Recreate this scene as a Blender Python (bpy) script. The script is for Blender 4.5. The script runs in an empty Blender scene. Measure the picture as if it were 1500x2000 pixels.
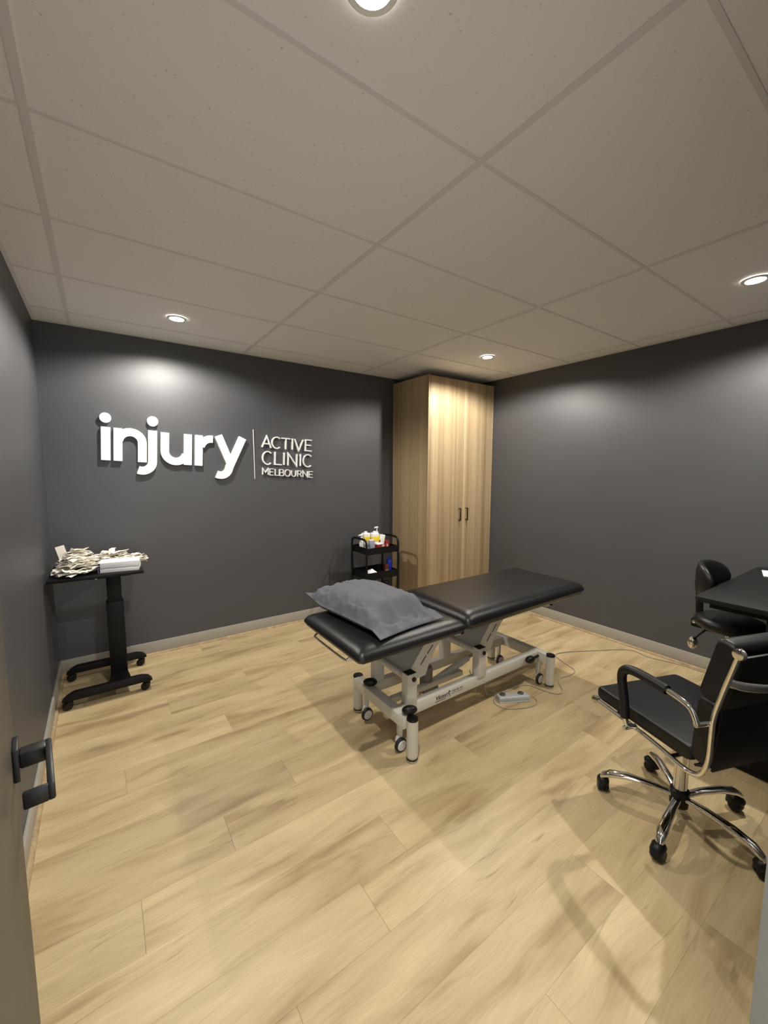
import bpy, bmesh, math, random
from mathutils import Vector, Matrix, noise as mnoise
random.seed(7)
R = math.radians
sc = bpy.context.scene
col = sc.collection

# ------------------------------------------------------------------ camera, world, exposure
FPX, PITCH, ROLL, YAW = 787.7, .1014, .003, .6117
cam_d = bpy.data.cameras.new('camera'); cam = bpy.data.objects.new('camera', cam_d); col.objects.link(cam)
fw = Vector((math.sin(YAW)*math.cos(PITCH), math.cos(YAW)*math.cos(PITCH), -math.sin(PITCH)))
rt = Vector((math.cos(YAW), -math.sin(YAW), 0)); up = rt.cross(fw)
rt2 = rt*math.cos(ROLL)+up*math.sin(ROLL); up2 = -rt*math.sin(ROLL)+up*math.cos(ROLL)
cam.matrix_world = Matrix(((rt2.x, up2.x, -fw.x, 0), (rt2.y, up2.y, -fw.y, 0), (rt2.z, up2.z, -fw.z, 1.5), (0, 0, 0, 1)))
cam_d.sensor_fit = 'VERTICAL'; cam_d.sensor_height = 36.0; cam_d.lens = 36.0*FPX/2000.0
cam_d.clip_start = .02; cam_d.clip_end = 60
sc.camera = cam

world = bpy.data.worlds.new('world'); sc.world = world; world.use_nodes = True
world.node_tree.nodes['Background'].inputs[0].default_value = (.95, .97, 1, 1)
world.node_tree.nodes['Background'].inputs[1].default_value = 1.7  # even background raised as added fill to lift the ceiling, not a modelled hallway
# the doorway behind the camera: a portal that only guides the sampling of the even world fill added outside
pd_ = bpy.data.lights.new('doorway_portal', 'AREA'); pd_.shape = 'RECTANGLE'; pd_.size = .9; pd_.size_y = 2.06; pd_.cycles.is_portal = True
po_ = bpy.data.objects.new('doorway_portal', pd_); col.objects.link(po_); po_.location = (.375, -.03, 1.03); po_.rotation_euler = (R(90), 0, R(180))

sc.view_settings.view_transform = 'Standard'
sc.view_settings.look = 'None'
sc.view_settings.gamma = 1.0
sc.view_settings.use_curve_mapping = False
sc.view_settings.exposure = 0.32

LAMP_W = 88.0
LAMP_COL = (1.0, .945, .86)
LAMP_R = .028
LAMP_ANGLE = 162
LAMP_BLEND = .35

# room
XL, XR, YB, YF, ZC = -.319, 3.675, 3.686, .105, 2.5095

# ------------------------------------------------------------------ materials
MATS = {}
def base_mat(name):
    m = bpy.data.materials.new(name); m.use_nodes = True
    nt = m.node_tree; b = nt.nodes['Principled BSDF']
    MATS[name] = m
    return m, nt, b
def mat(name, c, rough=.5, metal=0., var=.06, scale=18., bump=0., bscale=200., spec=.5, rvar=0., coat=0.):
    m, nt, b = base_mat(name)
    tc = nt.nodes.new('ShaderNodeTexCoord')
    n = nt.nodes.new('ShaderNodeTexNoise'); n.inputs['Scale'].default_value = scale; n.inputs['Detail'].default_value = 4
    nt.links.new(tc.outputs['Object'], n.inputs['Vector'])
    mr = nt.nodes.new('ShaderNodeMapRange'); mr.inputs[1].default_value = .25; mr.inputs[2].default_value = .75
    mr.inputs[3].default_value = 1-var; mr.inputs[4].default_value = 1+var
    nt.links.new(n.outputs[0], mr.inputs[0])
    mx = nt.nodes.new('ShaderNodeVectorMath'); mx.operation = 'SCALE'; mx.inputs[0].default_value = c[:3]
    nt.links.new(mr.outputs[0], mx.inputs['Scale'])
    nt.links.new(mx.outputs[0], b.inputs['Base Color'])
    b.inputs['Roughness'].default_value = rough; b.inputs['Metallic'].default_value = metal
    b.inputs['Specular IOR Level'].default_value = spec; b.inputs['Coat Weight'].default_value = coat
    if rvar:
        m2 = nt.nodes.new('ShaderNodeMapRange'); m2.inputs[3].default_value = rough-rvar; m2.inputs[4].default_value = rough+rvar
        nt.links.new(n.outputs[0], m2.inputs[0]); nt.links.new(m2.outputs[0], b.inputs['Roughness'])
    if bump:
        n2 = nt.nodes.new('ShaderNodeTexNoise'); n2.inputs['Scale'].default_value = bscale; n2.inputs['Detail'].default_value = 3
        nt.links.new(tc.outputs['Object'], n2.inputs['Vector'])
        bp = nt.nodes.new('ShaderNodeBump'); bp.inputs['Strength'].default_value = bump; bp.inputs['Distance'].default_value = .002
        nt.links.new(n2.outputs[0], bp.inputs['Height']); nt.links.new(bp.outputs[0], b.inputs['Normal'])
    return m

def plank_mat():
    m, nt, b = base_mat('oak_plank')
    L = nt.links.new; N = nt.nodes.new
    tc = N('ShaderNodeTexCoord'); oi = N('ShaderNodeObjectInfo')
    off = N('ShaderNodeVectorMath'); off.operation = 'MULTIPLY'
    comb = N('ShaderNodeCombineXYZ')
    for i in range(3): L(oi.outputs['Random'], comb.inputs[i])
    L(comb.outputs[0], off.inputs[0]); off.inputs[1].default_value = (37, 53, 19)
    add = N('ShaderNodeVectorMath'); L(tc.outputs['Object'], add.inputs[0]); L(off.outputs[0], add.inputs[1])
    def nz(sx, sy, detail, dist=0., rough=.5):
        mp = N('ShaderNodeMapping'); mp.inputs['Scale'].default_value = (sx, sy, 1); L(add.outputs[0], mp.inputs[0])
        n = N('ShaderNodeTexNoise'); n.inputs['Scale'].default_value = 1; n.inputs['Detail'].default_value = detail
        n.inputs['Distortion'].default_value = dist; n.inputs['Roughness'].default_value = rough
        L(mp.outputs[0], n.inputs[0]); return n
    # slow wander so that the streaks are not ruler straight
    wn = N('ShaderNodeTexNoise'); wn.inputs['Scale'].default_value = 2.6; wn.inputs['Detail'].default_value = 2; L(add.outputs[0], wn.inputs[0])
    ws = N('ShaderNodeMath'); ws.operation = 'MULTIPLY_ADD'; L(wn.outputs[0], ws.inputs[0]); ws.inputs[1].default_value = .075; ws.inputs[2].default_value = -.037
    wc = N('ShaderNodeCombineXYZ'); L(ws.outputs[0], wc.inputs[1])
    add2 = N('ShaderNodeVectorMath'); L(add.outputs[0], add2.inputs[0]); L(wc.outputs[0], add2.inputs[1]); add = add2
    broad = nz(1.7, 9, 3, .5)
    fine = nz(8, 170, 5, 0, .6)
    crack = nz(2.6, 26, 4, 1.6)
    cr = N('ShaderNodeValToRGB'); L(broad.outputs[0], cr.inputs[0])
    e = cr.color_ramp.elements
    e[0].position = .30; e[0].color = (.355, .255, .13, 1)
    e[1].position = .66; e[1].color = (.62, .49, .28, 1)
    x = cr.color_ramp.elements.new(.46); x.color = (.52, .40, .22, 1)
    r2 = N('ShaderNodeMapRange'); L(fine.outputs[0], r2.inputs[0]); r2.inputs[1].default_value = .3; r2.inputs[2].default_value = .7
    r2.inputs[3].default_value = .90; r2.inputs[4].default_value = 1.07
    r3 = N('ShaderNodeMapRange'); L(crack.outputs[0], r3.inputs[0]); r3.inputs[1].default_value = .65; r3.inputs[2].default_value = .80
    r3.inputs[3].default_value = 1.0; r3.inputs[4].default_value = .55
    r4 = N('ShaderNodeMapRange'); L(oi.outputs['Random'], r4.inputs[0]); r4.inputs[3].default_value = .90; r4.inputs[4].default_value = 1.08
    m1 = N('ShaderNodeMath'); m1.operation = 'MULTIPLY'; L(r2.outputs[0], m1.inputs[0]); L(r3.outputs[0], m1.inputs[1])
    m2 = N('ShaderNodeMath'); m2.operation = 'MULTIPLY'; L(m1.outputs[0], m2.inputs[0]); L(r4.outputs[0], m2.inputs[1])
    s = N('ShaderNodeVectorMath'); s.operation = 'SCALE'; L(cr.outputs[0], s.inputs[0]); L(m2.outputs[0], s.inputs['Scale'])
    L(s.outputs[0], b.inputs['Base Color'])
    b.inputs['Roughness'].default_value = .42; b.inputs['Specular IOR Level'].default_value = .35
    bp = N('ShaderNodeBump'); bp.inputs['Strength'].default_value = .15; bp.inputs['Distance'].default_value = .001
    L(fine.outputs[0], bp.inputs['Height']); L(bp.outputs[0], b.inputs['Normal'])
    return m

def laminate_mat():
    m, nt, b = base_mat('oak_laminate')
    L = nt.links.new; N = nt.nodes.new
    tc = N('ShaderNodeTexCoord')
    def nz(sx, sz, detail, dist=0., rough=.5):
        mp = N('ShaderNodeMapping'); mp.inputs['Scale'].default_value = (sx, sx, sz); L(tc.outputs['Object'], mp.inputs[0])
        n = N('ShaderNodeTexNoise'); n.inputs['Scale'].default_value = 1; n.inputs['Detail'].default_value = detail
        n.inputs['Distortion'].default_value = dist; n.inputs['Roughness'].default_value = rough
        L(mp.outputs[0], n.inputs[0]); return n
    broad = nz(13, .12, 1)
    mid = nz(60, .5, 3, .2)
    fine = nz(330, 7, 4)
    mixn = N('ShaderNodeMath'); mixn.operation = 'MULTIPLY_ADD'; L(mid.outputs[0], mixn.inputs[0]); mixn.inputs[1].default_value = .45; 
    mb = N('ShaderNodeMath'); mb.operation = 'MULTIPLY'; L(broad.outputs[0], mb.inputs[0]); mb.inputs[1].default_value = .55
    L(mb.outputs[0], mixn.inputs[2])
    cr = N('ShaderNodeValToRGB'); L(mixn.outputs[0], cr.inputs[0])
    e = cr.color_ramp.elements
    e[0].position = .36; e[0].color = (.33, .235, .13, 1)
    e[1].position = .62; e[1].color = (.50, .385, .235, 1)
    x = cr.color_ramp.elements.new(.5); x.color = (.435, .325, .19, 1)
    r2 = N('ShaderNodeMapRange'); L(fine.outputs[0], r2.inputs[0]); r2.inputs[1].default_value = .3; r2.inputs[2].default_value = .7
    r2.inputs[3].default_value = .85; r2.inputs[4].default_value = 1.1
    s = N('ShaderNodeVectorMath'); s.operation = 'SCALE'; L(cr.outputs[0], s.inputs[0]); L(r2.outputs[0], s.inputs['Scale'])
    L(s.outputs[0], b.inputs['Base Color'])
    b.inputs['Roughness'].default_value = .5; b.inputs['Specular IOR Level'].default_value = .35
    bp = N('ShaderNodeBump'); bp.inputs['Strength'].default_value = .15; bp.inputs['Distance'].default_value = .001
    L(fine.outputs[0], bp.inputs['Height']); L(bp.outputs[0], b.inputs['Normal'])
    return m

def tile_mat():
    m, nt, b = base_mat('mineral_tile')
    L = nt.links.new; N = nt.nodes.new
    tc = N('ShaderNodeTexCoord'); oi = N('ShaderNodeObjectInfo')
    comb = N('ShaderNodeVectorMath'); comb.operation = 'SCALE'; comb.inputs[0].default_value = (31, 17, 5); L(oi.outputs['Random'], comb.inputs['Scale'])
    add = N('ShaderNodeVectorMath'); L(tc.outputs['Object'], add.inputs[0]); L(comb.outputs[0], add.inputs[1])
    n = N('ShaderNodeTexNoise'); n.inputs['Scale'].default_value = 95; n.inputs['Detail'].default_value = 3; L(add.outputs[0], n.inputs[0])
    sp = N('ShaderNodeMapRange'); L(n.outputs[0], sp.inputs[0]); sp.inputs[1].default_value = .67; sp.inputs[2].default_value = .74
    sp.inputs[3].default_value = 1; sp.inputs[4].default_value = .72
    s = N('ShaderNodeVectorMath'); s.operation = 'SCALE'; s.inputs[0].default_value = (.88, .895, .91); L(sp.outputs[0], s.inputs['Scale'])
    L(s.outputs[0], b.inputs['Base Color'])
    b.inputs['Roughness'].default_value = .9; b.inputs['Specular IOR Level'].default_value = .1
    n2 = N('ShaderNodeTexNoise'); n2.inputs['Scale'].default_value = 260; L(add.outputs[0], n2.inputs[0])
    bp = N('ShaderNodeBump'); bp.inputs['Strength'].default_value = .2; bp.inputs['Distance'].default_value = .001
    L(n2.outputs[0], bp.inputs['Height']); L(bp.outputs[0], b.inputs['Normal'])
    return m

def emit_mat(name, c, strength):
    m, nt, b = base_mat(name)
    b.inputs['Base Color'].default_value = (*c, 1)
    b.inputs['Emission Color'].default_value = (*c, 1); b.inputs['Emission Strength'].default_value = strength
    return m

PLANK = plank_mat(); LAMI = laminate_mat(); TILE = tile_mat()
WALL = mat('charcoal_paint', (.058, .059, .066), .50, var=.05, scale=3, bump=.10, bscale=420, spec=.8)
BASEB = mat('grey_skirting_paint', (.36, .335, .29), .45, var=.03)
SUBF = mat('subfloor', (.16, .11, .06), .9)
TEE = mat('ceiling_tee_paint', (.74, .75, .76), .75, var=.02)
PLEN = mat('plenum', (.3, .3, .3), .9)
DOORP = mat('door_paint', (.060, .051, .038), .5, var=.06, scale=5)
JAMB = mat('door_frame_paint', (.21, .215, .195), .5, var=.03)
BLKM = mat('black_powder_coat', (.006, .006, .006), .5, var=.1, bump=.1, bscale=600, spec=.22)
BLKP = mat('black_plastic', (.007, .007, .007), .42, var=.1, spec=.3)
GUN = mat('dark_metal', (.022, .022, .023), .4, metal=.6)
VINYL = mat('black_vinyl', (.009, .009, .0095), .34, var=.08, scale=8, bump=.18, bscale=900, spec=.42, rvar=.05)
LEATH = mat('black_leather', (.007, .007, .0075), .40, var=.1, scale=10, bump=.25, bscale=500, spec=.35)
PILLOW = mat('grey_cotton', (.135, .140, .160), .85, var=.05, scale=30, bump=.1, bscale=900, spec=.2)
CREAM = mat('cream_steel', (.60, .57, .50), .38, var=.03, scale=6)
CREAMS = mat('cream_plastic', (.62, .60, .55), .4, var=.03)
CHROME = mat('chrome', (.80, .78, .74), .07, metal=1, var=.02)
STEEL = mat('brushed_steel', (.5, .5, .48), .3, metal=.9)
RUBBER = mat('black_rubber', (.012, .012, .012), .6)
GREYP = mat('grey_plastic', (.44, .45, .44), .38, var=.03)
MOTOR = mat('grey_brown_plastic', (.17, .155, .13), .5)
GREYD = mat('dark_grey_button', (.05, .055, .065), .5)
CORD = mat('beige_cord', (.42, .37, .29), .5)
SIGNW = mat('white_acrylic', (.90, .90, .90), .3, var=.01)
PAPER = mat('cream_paper', (.93, .885, .79), .8, var=.08, scale=25)
PAPERW = mat('white_paper', (.85, .85, .87), .75, var=.03, scale=60)
COVER = mat('purple_grey_cover', (.20, .19, .26), .6)
WHITEP = mat('white_plastic', (.85, .85, .84), .35, var=.02)
YELLOW = mat('yellow_label', (.85, .65, .04), .5, var=.05)
LAV = mat('lavender_grey_plastic', (.33, .34, .45), .45)
RED = mat('dark_red_card', (.30, .022, .02), .55, var=.05)
BLUE = mat('blue_plastic', (.01, .035, .42), .35)
BROWN = mat('brown_card', (.32, .19, .09), .8)
BAGB = mat('black_fabric', (.012, .012, .015), .8, bump=.3, bscale=80)
CLEAR = mat('smoky_plastic', (.05, .05, .055), .2)
LENS = emit_mat('downlight_lens', (1.0, .93, .82), 28.0)
INK = mat('black_ink', (.02, .02, .02), .5)
INKG = mat('grey_ink', (.12, .12, .12), .5)
DESKM = mat('black_desk_laminate', (.010, .0097, .010), .5, var=.08, scale=40, spec=.3)

# ------------------------------------------------------------------ mesh helpers
class MB:
    def __init__(s, off=(0, 0, 0)):
        s.v = []; s.f = []; s.o = Vector(off)
    def add(s, vs, fs):
        k = len(s.v); s.v += [tuple(Vector(p)+s.o) for p in vs]; s.f += [tuple(i+k for i in f) for f in fs]; return s
    def box(s, x0, x1, y0, y1, z0, z1):
        return s.add([(x0, y0, z0), (x1, y0, z0), (x1, y1, z0), (x0, y1, z0), (x0, y0, z1), (x1, y0, z1), (x1, y1, z1), (x0, y1, z1)],
                     [(0, 3, 2, 1), (4, 5, 6, 7), (0, 1, 5, 4), (1, 2, 6, 5), (2, 3, 7, 6), (3, 0, 4, 7)])
    def prism(s, poly, axis, a, b):
        n = len(poly)
        def P(p, t):
            return {'x': (t, p[0], p[1]), 'y': (p[0], t, p[1]), 'z': (p[0], p[1], t)}[axis]
        vs = [P(p, a) for p in poly]+[P(p, b) for p in poly]
        fs = [tuple(range(n-1, -1, -1)), tuple(range(n, 2*n))]+[(i, (i+1) % n, n+(i+1) % n, n+i) for i in range(n)]
        return s.add(vs, fs)
    def tube(s, path, r, n=10, caps=True, flat=None):
        P = [Vector(p) for p in path]; m = len(P)
        rr = r if isinstance(r, (list, tuple)) else [r]*m
        T = []
        for i in range(m):
            t = (P[min(i+1, m-1)]-P[max(i-1, 0)])
            T.append(t.normalized() if t.length > 1e-9 else Vector((0, 0, 1)))
        ref = Vector((0, 0, 1)) if abs(T[0].z) < .9 else Vector((1, 0, 0))
        u = (ref-T[0]*ref.dot(T[0])).normalized(); vs = []
        for i in range(m):
            u = (u-T[i]*u.dot(T[i])).normalized(); w = T[i].cross(u)
            fu, fv = flat if flat else (1, 1)
            for k in range(n):
                a = 2*math.pi*k/n; vs.append(P[i]+(u*math.cos(a)*fu+w*math.sin(a)*fv)*rr[i])
        fs = []
        for i in range(m-1):
            for k in range(n):
                fs.append((i*n+k, i*n+(k+1) % n, (i+1)*n+(k+1) % n, (i+1)*n+k))
        if caps:
            fs.append(tuple(range(n-1, -1, -1))); fs.append(tuple(range((m-1)*n, m*n)))
        return s.add(vs, fs)
    def cyl(s, p0, p1, r, n=20, r1=None):
        return s.tube([p0, p1], [r, r if r1 is None else r1], n)
    def lathe(s, prof, c=(0, 0, 0), n=20, axis='z'):
        vs = []; m = len(prof)
        for (r, z) in prof:
            for k in range(n):
                a = 2*math.pi*k/n; p = (r*math.cos(a), r*math.sin(a), z)
                if axis == 'x': p = (z, p[0], p[1])
                if axis == 'y': p = (p[0], z, p[1])
                vs.append((c[0]+p[0], c[1]+p[1], c[2]+p[2]))
        fs = []
        for i in range(m-1):
            for k in range(n): fs.append((i*n+k, i*n+(k+1) % n, (i+1)*n+(k+1) % n, (i+1)*n+k))
        fs.append(tuple(range(n-1, -1, -1))); fs.append(tuple(range((m-1)*n, m*n)))
        return s.add(vs, fs)
    def ball(s, c, rx, ry=None, rz=None, n=14, m=8):
        ry = ry or rx; rz = rz or rx
        prof = [(max(1e-4, math.sin(math.pi*i/m)), -math.cos(math.pi*i/m)) for i in range(m+1)]
        vs = []
        for (r, z) in prof:
            for k in range(n):
                a = 2*math.pi*k/n; vs.append((c[0]+rx*r*math.cos(a), c[1]+ry*r*math.sin(a), c[2]+rz*z))
        fs = []
        for i in range(m):
            for k in range(n): fs.append((i*n+k, i*n+(k+1) % n, (i+1)*n+(k+1) % n, (i+1)*n+k))
        fs.append(tuple(range(n-1, -1, -1))); fs.append(tuple(range(m*n, (m+1)*n)))
        return s.add(vs, fs)
    def mesh(s, name, m, bevel=0, seg=2, smooth=True, ang=40, limit=30):
        bm = bmesh.new(); bv = [bm.verts.new(p) for p in s.v]
        for f in s.f:
            try: bm.faces.new([bv[i] for i in f])
            except ValueError: pass
        bmesh.ops.recalc_face_normals(bm, faces=bm.faces)
        if bevel:
            ed = [e for e in bm.edges if len(e.link_faces) == 2 and e.calc_face_angle(0) > R(limit)]
            bmesh.ops.bevel(bm, geom=ed, offset=bevel, segments=seg, profile=.5, affect='EDGES', clamp_overlap=True)
        me = bpy.data.meshes.new(name); bm.to_mesh(me); bm.free()
        if smooth:
            for p in me.polygons: p.use_smooth = True
            me.set_sharp_from_angle(angle=R(ang))
        me.materials.append(m)
        return me
    def build(s, name, m, parent=None, loc=(0, 0, 0), rotz=0, **k):
        o = bpy.data.objects.new(name, s.mesh(name, m, **k)); col.objects.link(o)
        o.location = loc; o.rotation_euler = (0, 0, rotz); o.parent = parent
        return o
def inst(name, me, parent=None, loc=(0, 0, 0), rot=(0, 0, 0), scale=None):
    o = bpy.data.objects.new(name, me); col.objects.link(o); o.location = loc; o.rotation_euler = rot; o.parent = parent
    if scale: o.scale = scale
    return o
def tag(o, label=None, cat=None, group=None, kind=None):
    if label: o['label'] = label
    if cat: o['category'] = cat
    if group: o['group'] = group
    if kind: o['kind'] = kind
    return o
def thing(name, label, cat, loc=(0, 0, 0), rotz=0, group=None):
    o = bpy.data.objects.new(name, None); col.objects.link(o); o.location = loc; o.rotation_euler = (0, 0, rotz); o.empty_display_size = .05
    return tag(o, label, cat, group)
def smoothpath(pts, it=3):
    P = [Vector(p) for p in pts]
    for _ in range(it):
        Q = [P[0]]
        for a, b in zip(P, P[1:]): Q += [a*.75+b*.25, a*.25+b*.75]
        Q.append(P[-1]); P = Q
    return P
def arc2(cx, cz, r, a0, a1, n=12):
    return [(cx+r*math.cos(R(a0+(a1-a0)*i/n)), cz+r*math.sin(R(a0+(a1-a0)*i/n))) for i in range(n+1)]

# ------------------------------------------------------------------ structure
YH = -1.3                      # hallway floor behind the doorway
floor = tag(MB().box(XL-.1, XR+.1, YH, YB+.1, -.12, -.006).build('floor', SUBF, smooth=False), kind='structure')
PW, PL, GAP = .1925, 1.52, .0004
row0 = .3700
joints = {0: .97, 1: 1.44, 2: .37, 3: .695, 4: .916, 5: .035, 6: .358, 7: .69, 8: 1.22, 9: .02, 10: .55, 11: 1.05, 12: .28, 13: .80, 14: 1.35, 15: .15, 16: .62, 17: 1.1}
full = MB().box(-PL/2+GAP, PL/2-GAP, -PW/2+GAP/2, PW/2-GAP/2, -.005, 0).mesh('plank', PLANK, smooth=False)
for k in range(int((YH-row0)/PW)-1, int((YB-row0)/PW)+1):
    y0 = row0+k*PW; y1 = min(y0+PW, YB); y0 = max(y0, YH)
    if y1-y0 < .01: continue
    j = joints.get(k, random.uniform(0, PL)); j = j-PL*math.ceil((j-XL)/PL)
    x = j
    while x < XR:
        a, b = max(x, XL), min(x+PL, XR); x += PL
        if b-a < .02: continue
        if b-a > PL-.001 and y1-y0 > PW-.001:
            inst('plank', full, floor, ((a+b)/2, (y0+y1)/2, 0))
        else:
            hx, hy = (b-a)/2, (y1-y0)/2
            MB().box(-hx+GAP, hx-GAP, -hy+GAP/2, hy-GAP/2, -.005, 0).build('plank', PLANK, floor, ((a+b)/2, (y0+y1)/2, 0), smooth=False)

T = .1
tag(MB().box(XL-T, XR+T, YB, YB+T, 0, ZC+.1).build('wall_back', WALL, smooth=False), kind='structure')
tag(MB().box(XL-T, XL, YF-.12, YB, 0, ZC+.1).build('wall_left', WALL, smooth=False), kind='structure')
tag(MB().box(XR, XR+T, YF-.12, YB, 0, ZC+.1).build('wall_right', WALL, smooth=False), kind='structure')
DX0, DX1, DH = -.078, .826, 2.06
tag(MB().box(DX1, XR, YF-.115, YF, 0, ZC+.1).box(XL, DX1, YF-.115, YF, DH, ZC+.1).box(XL, DX0, YF-.115, YF, 0, DH).build('wall_front', WALL, smooth=False), kind='structure')
# door frame
tag(MB().box(DX1-.02, DX1, YF-.12, YF+.017, 0, DH).box(DX1-.002, DX1+.055, YF, YF+.017, 0, DH+.05).build('trim_5', JAMB, bevel=.002), kind='structure')
tag(MB().box(DX0-.002, DX0+.010, YF-.12, YF+.002, 0, DH-.02).box(DX0, DX1-.02, YF-.12, YF+.002, DH-.02, DH).box(DX0, DX1-.004, YF, YF+.012, DH, DH+.05).build('trim_6', JAMB, bevel=.002), kind='structure')
# skirting boards and floor beads
BH = .106
tag(MB().box(XL, 2.698, YB-.012, YB, 0, BH).build('baseboard_back', BASEB, bevel=.002), kind='structure')
tag(MB().box(XL, XL+.012, YF, YB-.012, 0, BH).build('baseboard_left', BASEB, bevel=.002), kind='structure')
tag(MB().box(XR-.012, XR, YF, 3.066, 0, BH).build('baseboard_right', BASEB, bevel=.002), kind='structure')
tag(MB().box(DX1+.055, XR-.012, YF, YF+.012, 0, BH).build('baseboard_front', BASEB, bevel=.002), kind='structure')
def bead(name, axis, w, z, a, b, sgn):
    prof = [(w, z), (w+sgn*.016, z), (w+sgn*.015, z+.007), (w+sgn*.010, z+.013), (w+sgn*.004, z+.016), (w, z+.016)]
    return tag(MB().prism(prof, axis, a, b).build(name, LAMI, smooth=False), kind='structure')
bead('trim_1', 'x', YB-.012, 0, XL+.012, 2.698, -1)
bead('trim_2', 'y', XL+.012, 0, YF+.012, YB-.012, 1)
bead('trim_3', 'y', XR-.012, 0, YF+.012, 3.066, -1)
bead('trim_4', 'x', YF+.012, 0, DX1+.055, XR-.012, 1)

# suspended ceiling
ceil = tag(MB().box(XL-T, XR+T, YF-.12, YB+T, ZC+.03, ZC+.06).build('ceiling', PLEN, smooth=False), kind='structure')
gx = [XL]+[-.1194+1.2*i for i in range(4)]+[XR]
gy = [YF]+[2.1946+.6*j for j in range(-3, 3)]+[YB]
MW, CW = .024, .015
tmesh = {}
for i in range(len(gx)-1):
    for j in range(len(gy)-1):
        a, b, c, d = gx[i], gx[i+1], gy[j], gy[j+1]
        hx, hy = (b-a)/2-.0025, (d-c)/2-.002
        key = (round(hx, 4), round(hy, 4))
        if key not in tmesh: tmesh[key] = MB().box(-hx, hx, -hy, hy, 0, .014).mesh('ceiling_tile', TILE, smooth=False)
        inst('ceiling_tile', tmesh[key], ceil, ((a+b)/2, (c+d)/2, ZC+.0032))
for x in gx[1:-1]: MB().box(x-MW/2, x+MW/2, YF, YB, ZC, ZC+.003).box(x-.002, x+.002, YF, YB, ZC+.002, ZC+.028).build('main_tee', TEE, ceil, smooth=False)
for y in gy[1:-1]:
    for a, b in zip(gx, gx[1:]):
        MB().box(a+(MW/2 if a > XL else 0), b-(MW/2 if b < XR else 0), y-CW/2, y+CW/2, ZC+.0005, ZC+.003).build('cross_tee', TEE, ceil, smooth=False)
MB().box(XL, XR, YB-.018, YB, ZC-.001, ZC+.0005).box(XL, XL+.018, YF, YB-.018, ZC-.001, ZC+.0005).box(XR-.018, XR, YF, YB-.018, ZC-.001, ZC+.0005).build('wall_angle', TEE, ceil, smooth=False)

# door leaf swung open against the left wall
door = tag(bpy.data.objects.new('door_1', None), 'dark door standing open at the left with black lever handle', kind='structure'); col.objects.link(door)
DANG = R(-6.2)
door.location = (-.0675, YF+.014, 0); door.rotation_euler = (0, 0, -DANG)
DW = .870
MB().box(-.036, 0, 0, DW, .008, 2.035).build('door_leaf', DOORP, door, bevel=.0015)
hd = MB().box(0, .009, DW-.087, DW-.033, .957, 1.017).build('handle', GUN, door, bevel=.002)
MB().box(.009, .046, DW-.074, DW-.046, .972, 1.000).build('neck', GUN, hd, bevel=.003)
MB().box(.044, .054, DW-.195, DW-.046, .972, 1.000).build('lever', GUN, hd, bevel=.003)
MB().box(.014, .046, DW-.195, DW-.185, .972, 1.000).build('lever_return', GUN, hd, bevel=.003)
for z in (.25, 1.75): MB().cyl((-.002, -.006, z), (-.002, -.006, z+.1), .007, 10).build('hinge', GUN, door)

# ------------------------------------------------------------------ downlights
def downlight(x, y, label):
    t = thing('ceiling_downlight', label, 'downlight', (x, y, ZC-.001), 0, 'round ceiling downlights')
    prof = [(.042, -.002), (.044, -.006), (.055, -.007), (.060, -.003), (.060, .0), (.042, .0)]
    n = 28; vs = []; fs = []
    m = len(prof)
    for (r, z) in prof:
        for k in range(n): vs.append((r*math.cos(2*math.pi*k/n), r*math.sin(2*math.pi*k/n), z))
    for i in range(m):
        for k in range(n): fs.append((i*n+k, i*n+(k+1) % n, ((i+1) % m)*n+(k+1) % n, ((i+1) % m)*n+k))
    MB().add(vs, fs).build('trim_ring', WHITEP, t)
    MB().cyl((0, 0, -.0025), (0, 0, -.0005), .0418, 24).build('lens', LENS, t)
    ld = bpy.data.lights.new('downlight_lamp', 'SPOT'); ld.energy = LAMP_W; ld.color = LAMP_COL; ld.shadow_soft_size = LAMP_R
    ld.spot_size = R(LAMP_ANGLE); ld.spot_blend = LAMP_BLEND
    lo = bpy.data.objects.new('downlight_lamp', ld); col.objects.link(lo); lo.parent = t; lo.location = (0, 0, -.012-LAMP_R*.0)
downlight(.477, 3.095, 'lit round downlight in the ceiling above the white lettered sign')
downlight(2.868, 2.50, 'lit round downlight in the ceiling in front of the wooden wardrobe')
downlight(2.885, .71, 'lit round downlight at the right edge of the ceiling above the desk')
downlight(.52, .79, 'lit round downlight at the top edge, nearest the doorway')

# ------------------------------------------------------------------ wardrobe
WX0, WX1, WY, WZ = 2.703, 3.672, 3.089, 2.452
t = thing('wardrobe', 'tall oak laminate two door wardrobe in the far corner', 'wardrobe', (3.19, 3.38, 0)); o = (-3.19, -3.38, 0)
MB(o).box(WX0, WX0+.018, WY, YB-.003, 0, WZ).build('side_panel', LAMI, t, bevel=.001)
MB(o).box(WX0+.018, WX1, WY+.025, YB-.003, .08, WZ-.002).build('carcass', LAMI, t, smooth=False)
MB(o).box(WX0+.018, WX1, WY+.055, WY+.07, 0, .08).build('kickboard', LAMI, t, smooth=False)
MB(o).box(3.648, WX1, WY+.001, WY+.025, .08, WZ-.002).build('filler_strip', LAMI, t, bevel=.001)
for a, b, hx in ((WX0+.0205, 3.2055, 3.155), (3.2085, 3.6455, 3.262)):
    d = MB(o).box(a, b, WY, WY+.0235, .085, WZ-.006).build('door', LAMI, t, bevel=.0015)
    h = MB(o)
    h.box(hx-.005, hx+.005, WY-.032, WY-.023, .968, 1.104).box(hx-.005, hx+.005, WY-.024, WY, .968, .978).box(hx-.005, hx+.005, WY-.024, WY, 1.094, 1.104)
    h.build('handle', BLKM, d, bevel=.0015)

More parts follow.
